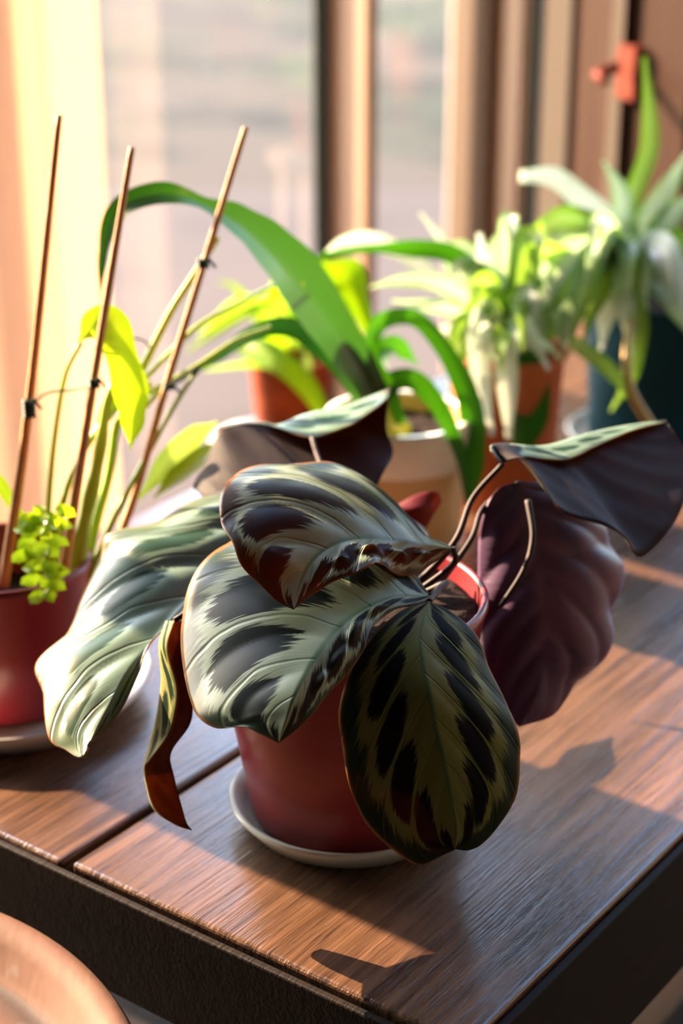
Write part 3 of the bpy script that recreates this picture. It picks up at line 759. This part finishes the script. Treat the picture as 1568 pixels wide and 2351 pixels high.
tube('stalk', [Vector((CR.x, CR.y, .072)), P(880,980,1.09), P(858,890,1.085)], .010, .007, M['stem_green'], tall, n=16)

# ------------------------------------------------------------ mossy little pot on a pale stand further back
BP = P(668, 960, 1.42); BZ = BP.z
stand = empty('plant_stand', (BP.x-.012, BP.y+.01, FLOOR)); tag(stand, 'pale narrow plant stand behind the bench under the mossy pot', 'plant stand')
hz = BZ-.02-FLOOR
m_pale = plain('pale_wood', lin(222, 200, 180), .6, .06, 12)
local('top', lathe_mesh('top', [(0, hz-.018), (.05, hz-.018), (.054, hz-.014), (.054, hz-.003), (.051, hz), (0, hz)], 48), m_pale, stand, True)
for k in range(3):
    a = 2*math.pi*k/3+.5
    tube('leg', [Vector((stand.location.x+.035*math.cos(a), stand.location.y+.035*math.sin(a), FLOOR+hz-.016)), Vector((stand.location.x+.05*math.cos(a), stand.location.y+.05*math.sin(a), FLOOR))], .008, .006, m_pale, stand, n=4)
mossy = empty('potted_herb', (BP.x, BP.y, BZ-.02)); tag(mossy, 'small rust terracotta pot with loose bright green leaves behind the arching leaf', 'potted plant')
prof_h = .072
pot(mossy, .026, .034, prof_h, M['terracotta_mossy'], z0=.0005)
soil_disc(mossy, .030, .060)
g_soft = foliage('soft_lime_leaf', lin(110, 165, 40), lin(140, 185, 70), lin(170, 205, 40), .4, .5)
for pts, w, mt, rl in [
    ([(690,800,1.40),(650,740,1.38),(560,695,1.36),(455,770,1.34)], [16,36,38,6], g_soft, .3),
    ([(700,800,1.40),(640,700,1.38),(560,720,1.36),(430,808,1.33)], [16,34,30,6], g_soft, -.3),
    ([(690,790,1.40),(690,700,1.38),(650,660,1.36),(600,700,1.35)], [20,60,66,8], g_yel, .2),
    ([(660,790,1.38),(560,785,1.36),(640,830,1.33),(705,890,1.32),(750,965,1.31)], [30,50,62,52,30], g_yel, .2),
    ([(700,800,1.40),(700,860,1.36),(600,835,1.35),(470,850,1.33)], [10,22,18,5], g_soft, 0),
    ([(710,800,1.40),(760,700,1.38),(730,620,1.36),(680,560,1.35)], [14,36,34,6], g_soft, .4),
    ([(680,800,1.41),(600,740,1.42),(540,660,1.42),(500,650,1.42)], [12,28,24,5], g_soft, -.2)]:
    ribbon('leaf', pts, w, mt, mossy, roll=rl)

# ------------------------------------------------------------ spider plants at the right
sp_mat = foliage('variegated_leaf', lin(136, 178, 122), lin(206, 220, 208), lin(170, 206, 130), .35, .45, (.35, .75))
sp_white = foliage('white_striped_leaf', lin(186, 208, 182), lin(226, 234, 230), lin(212, 226, 196), .35, .4, (.5, .95))
sp_green = foliage('spider_green_leaf', lin(100, 150, 44), lin(164, 194, 120), lin(150, 190, 50), .35, .5, (.1, .6))
DP = Pz(1505, 1015, 0)
spider = empty('potted_spider_plant', (DP.x, DP.y, 0)); tag(spider, 'pale variegated spider plant spilling from a dark teal planter at right', 'potted plant')
pot(spider, .050, .0575, .110, M['teal'], z0=.0042)
soil_disc(spider, .053, .100)
CRN = wpt(Vector((DP.x, DP.y, .112)))
cu, cv, cd = 1445, 640, CRN[2]-.02
for pts, w, mt, rl in [
    ([(1450,470,1.29),(1492,330,1.27),(1480,130,1.25)], [34,38,36,10], sp_green, .1),
    ([(1400,520,1.27),(1330,450,1.25),(1270,405,1.24),(1192,404,1.23)], [40,48,50,42,24], sp_white, .2),
    ([(1432,520,1.28),(1425,440,1.27),(1385,370,1.26)], [36,46,40,8], sp_mat, .1),
    ([(1480,520,1.28),(1520,450,1.27),(1580,350,1.26)], [40,54,44,12], sp_mat, -.2),
    ([(1390,540,1.27),(1300,500,1.25),(1235,545,1.23),(1190,650,1.22)], [40,52,52,40,8], sp_green, .2),
    ([(1390,580,1.26),(1290,570,1.23),(1210,640,1.21),(1150,770,1.20)], [40,56,60,46,8], sp_white, -.1),
    ([(1400,600,1.26),(1320,620,1.22),(1255,700,1.20),(1222,810,1.20)], [40,54,58,46,8], sp_mat, .2),
    ([(1400,610,1.25),(1340,640,1.21),(1300,720,1.19),(1290,800,1.19)], [40,50,52,40,8], sp_white, 0),
    ([(1420,650,1.24),(1392,720,1.20),(1380,805,1.19)], [30,46,44,8], sp_white, .1),
    ([(1450,660,1.24),(1462,760,1.19),(1442,870,1.18),(1402,945,1.18)], [30,42,44,36,6], sp_green, .1),
    ([(1455,655,1.24),(1440,720,1.20),(1445,800,1.19)], [26,36,34,6], sp_white, -.2),
    ([(1490,640,1.25),(1545,690,1.22),(1600,780,1.20)], [36,48,44,20], sp_mat, .2),
    ([(1490,590,1.27),(1560,560,1.25),(1640,600,1.24)], [40,62,56,30], sp_green, 0),
    ([(1490,560,1.28),(1550,490,1.27),(1620,440,1.26)], [40,58,48,20], sp_mat, .3),
    ([(1480,620,1.26),(1540,620,1.23),(1620,680,1.21)], [36,56,50,20], sp_green, -.3),
    ([(1380,640,1.23),(1290,690,1.21),(1240,800,1.19),(1180,860,1.19)], [30,40,42,34,6], sp_mat, .3),
    ([(1400,560,1.28),(1330,520,1.27),(1260,520,1.27),(1215,590,1.27)], [34,44,40,30,6], sp_mat, -.2)]:
    ribbon('leaf', [(cu, cv, cd)]+pts, [x*1.2 for x in (w if len(w) > len(pts) else [24]+w)], mt, spider, roll=rl)
for k in range(20):
    tu = random.uniform(1170, 1400); tv = random.uniform(600, 850); dd = random.uniform(-.14, -.04)
    ribbon('leaf', [(cu, cv, cd), ((cu*.6+tu*.4), min(cv, tv)-random.uniform(20, 90), cd+dd*.5), (tu+20, tv-random.uniform(60, 110), cd+dd*.9), (tu, tv, cd+dd)], [24, 46, 50, 6], random.choice([sp_mat, sp_white, sp_mat, sp_green]), spider, n=24, roll=random.uniform(-.5, .5))
for k in range(16):
    a = random.uniform(0, 2*math.pi); L = random.uniform(90, 210); up = random.uniform(10, 90)
    du = math.cos(a)*L; dd = math.sin(a)*.09
    ribbon('leaf', [(cu, cv, cd), (cu+du*.4, cv-up, cd+dd*.4), (cu+du*.8, cv-up*.7, cd+dd*.8), (cu+du*1.1, cv+random.uniform(0, 110), cd+dd)], [24, 40, 44, 5], random.choice([sp_mat, sp_green, sp_white]), spider, n=24, roll=random.uniform(-.5, .5))
ribbon('leaf', [(1290,765,1.20),(1350,810,1.17),(1400,850,1.16),(1450,912,1.16)], [8,36,36,20], sp_green, spider)
tube('runner', [P(1450,700,1.22), P(1440,800,1.17), P(1445,890,1.16), P(1498,985,1.16)], .0026, .0034, M['runner'], spider, n=20)

TP = Pz(1150, 1150, 0)
sp2 = empty('potted_spider_plant', (TP.x, TP.y, 0)); tag(sp2, 'smaller spider plant with striped leaves in an orange terracotta pot', 'potted plant')
pot(sp2, .032, .0395, .108, M['terracotta'], z0=.0005)
soil_disc(sp2, .035, .094)
cu, cv, cd = wpt(Vector((TP.x, TP.y, .098)))
for pts, w, mt, rl in [
    ([(1120,640,1.17),(1100,535,1.16)], [30,42,40,12], sp_white, .1),
    ([(1080,660,1.18),(1030,570,1.18),(965,488,1.18)], [20,30,28,22,8], sp_white, .2),
    ([(1080,690,1.16),(1000,650,1.15),(920,645,1.15),(850,660,1.15)], [24,36,34,28,6], sp_mat, 0),
    ([(1180,660,1.17),(1205,560,1.16)], [28,44,40,10], sp_white, 0),
    ([(1060,720,1.15),(980,700,1.14),(900,690,1.14)], [24,34,30,6], sp_mat, .3),
    ([(1100,760,1.12),(1105,870,1.11),(1130,1000,1.11)], [24,40,40,10], sp_white, .1),
    ([(1160,770,1.12),(1165,880,1.11),(1168,1010,1.11)], [24,40,44,14], sp_white, -.1),
    ([(1070,740,1.14),(1050,830,1.12),(1060,900,1.12)], [24,44,40,8], sp_green, .2),
    ([(1210,700,1.17),(1260,720,1.17),(1290,790,1.17)], [24,40,34,6], sp_mat, .2),
    ([(1090,650,1.19),(1050,620,1.19),(1040,700,1.18)], [24,44,44,10], sp_mat, .2),
    ([(1150,640,1.2),(1140,560,1.2),(1190,520,1.2)], [24,44,40,8], sp_mat, .2),
    ([(1000,640,1.19),(880,560,1.2),(790,555,1.2),(730,600,1.2)], [14,20,30,36,6], sp_white, .1),
    ([(1130,700,1.13),(1080,730,1.11),(1040,790,1.11)], [24,54,50,8], sp_green, -.2),
    ([(1190,740,1.13),(1230,790,1.11),(1260,850,1.11)], [24,44,40,8], sp_white, -.2)]:
    ribbon('leaf', [(cu, cv, cd)]+pts, [x*1.2 for x in w], mt, sp2, roll=rl)
for k in range(22):
    tu = random.uniform(1010, 1270); tv = random.uniform(600, 900); dd = random.uniform(-.09, .05)
    ribbon('leaf', [(cu, cv, cd), ((cu*.6+tu*.4), min(cv, tv)-random.uniform(20, 80), cd+dd*.5), (tu, tv-random.uniform(50, 90), cd+dd*.9), (tu+random.uniform(-15, 15), tv, cd+dd)], [20, 42, 46, 6], random.choice([sp_mat, sp_white, sp_green]), sp2, n=24, roll=random.uniform(-.5, .5))
for k in range(16):
    a = random.uniform(0, 2*math.pi); L = random.uniform(70, 150); up = random.uniform(40, 170)
    du = math.cos(a)*L; dd = math.sin(a)*.07
    ribbon('leaf', [(cu, cv, cd), (cu+du*.4, cv-up, cd+dd*.4-.02), (cu+du*.85, cv-up*.9, cd+dd*.8-.02), (cu+du*1.1, cv-up*.2, cd+dd-.02)], [20, 36, 40, 5], random.choice([sp_mat, sp_green, sp_white]), sp2, n=24, roll=random.uniform(-.5, .5))
saucer('saucer', DP.x, DP.y, -.0002, .066, .011, M['saucer_white'], 'pale saucer under the dark teal planter at right')
spider.location.z = .0
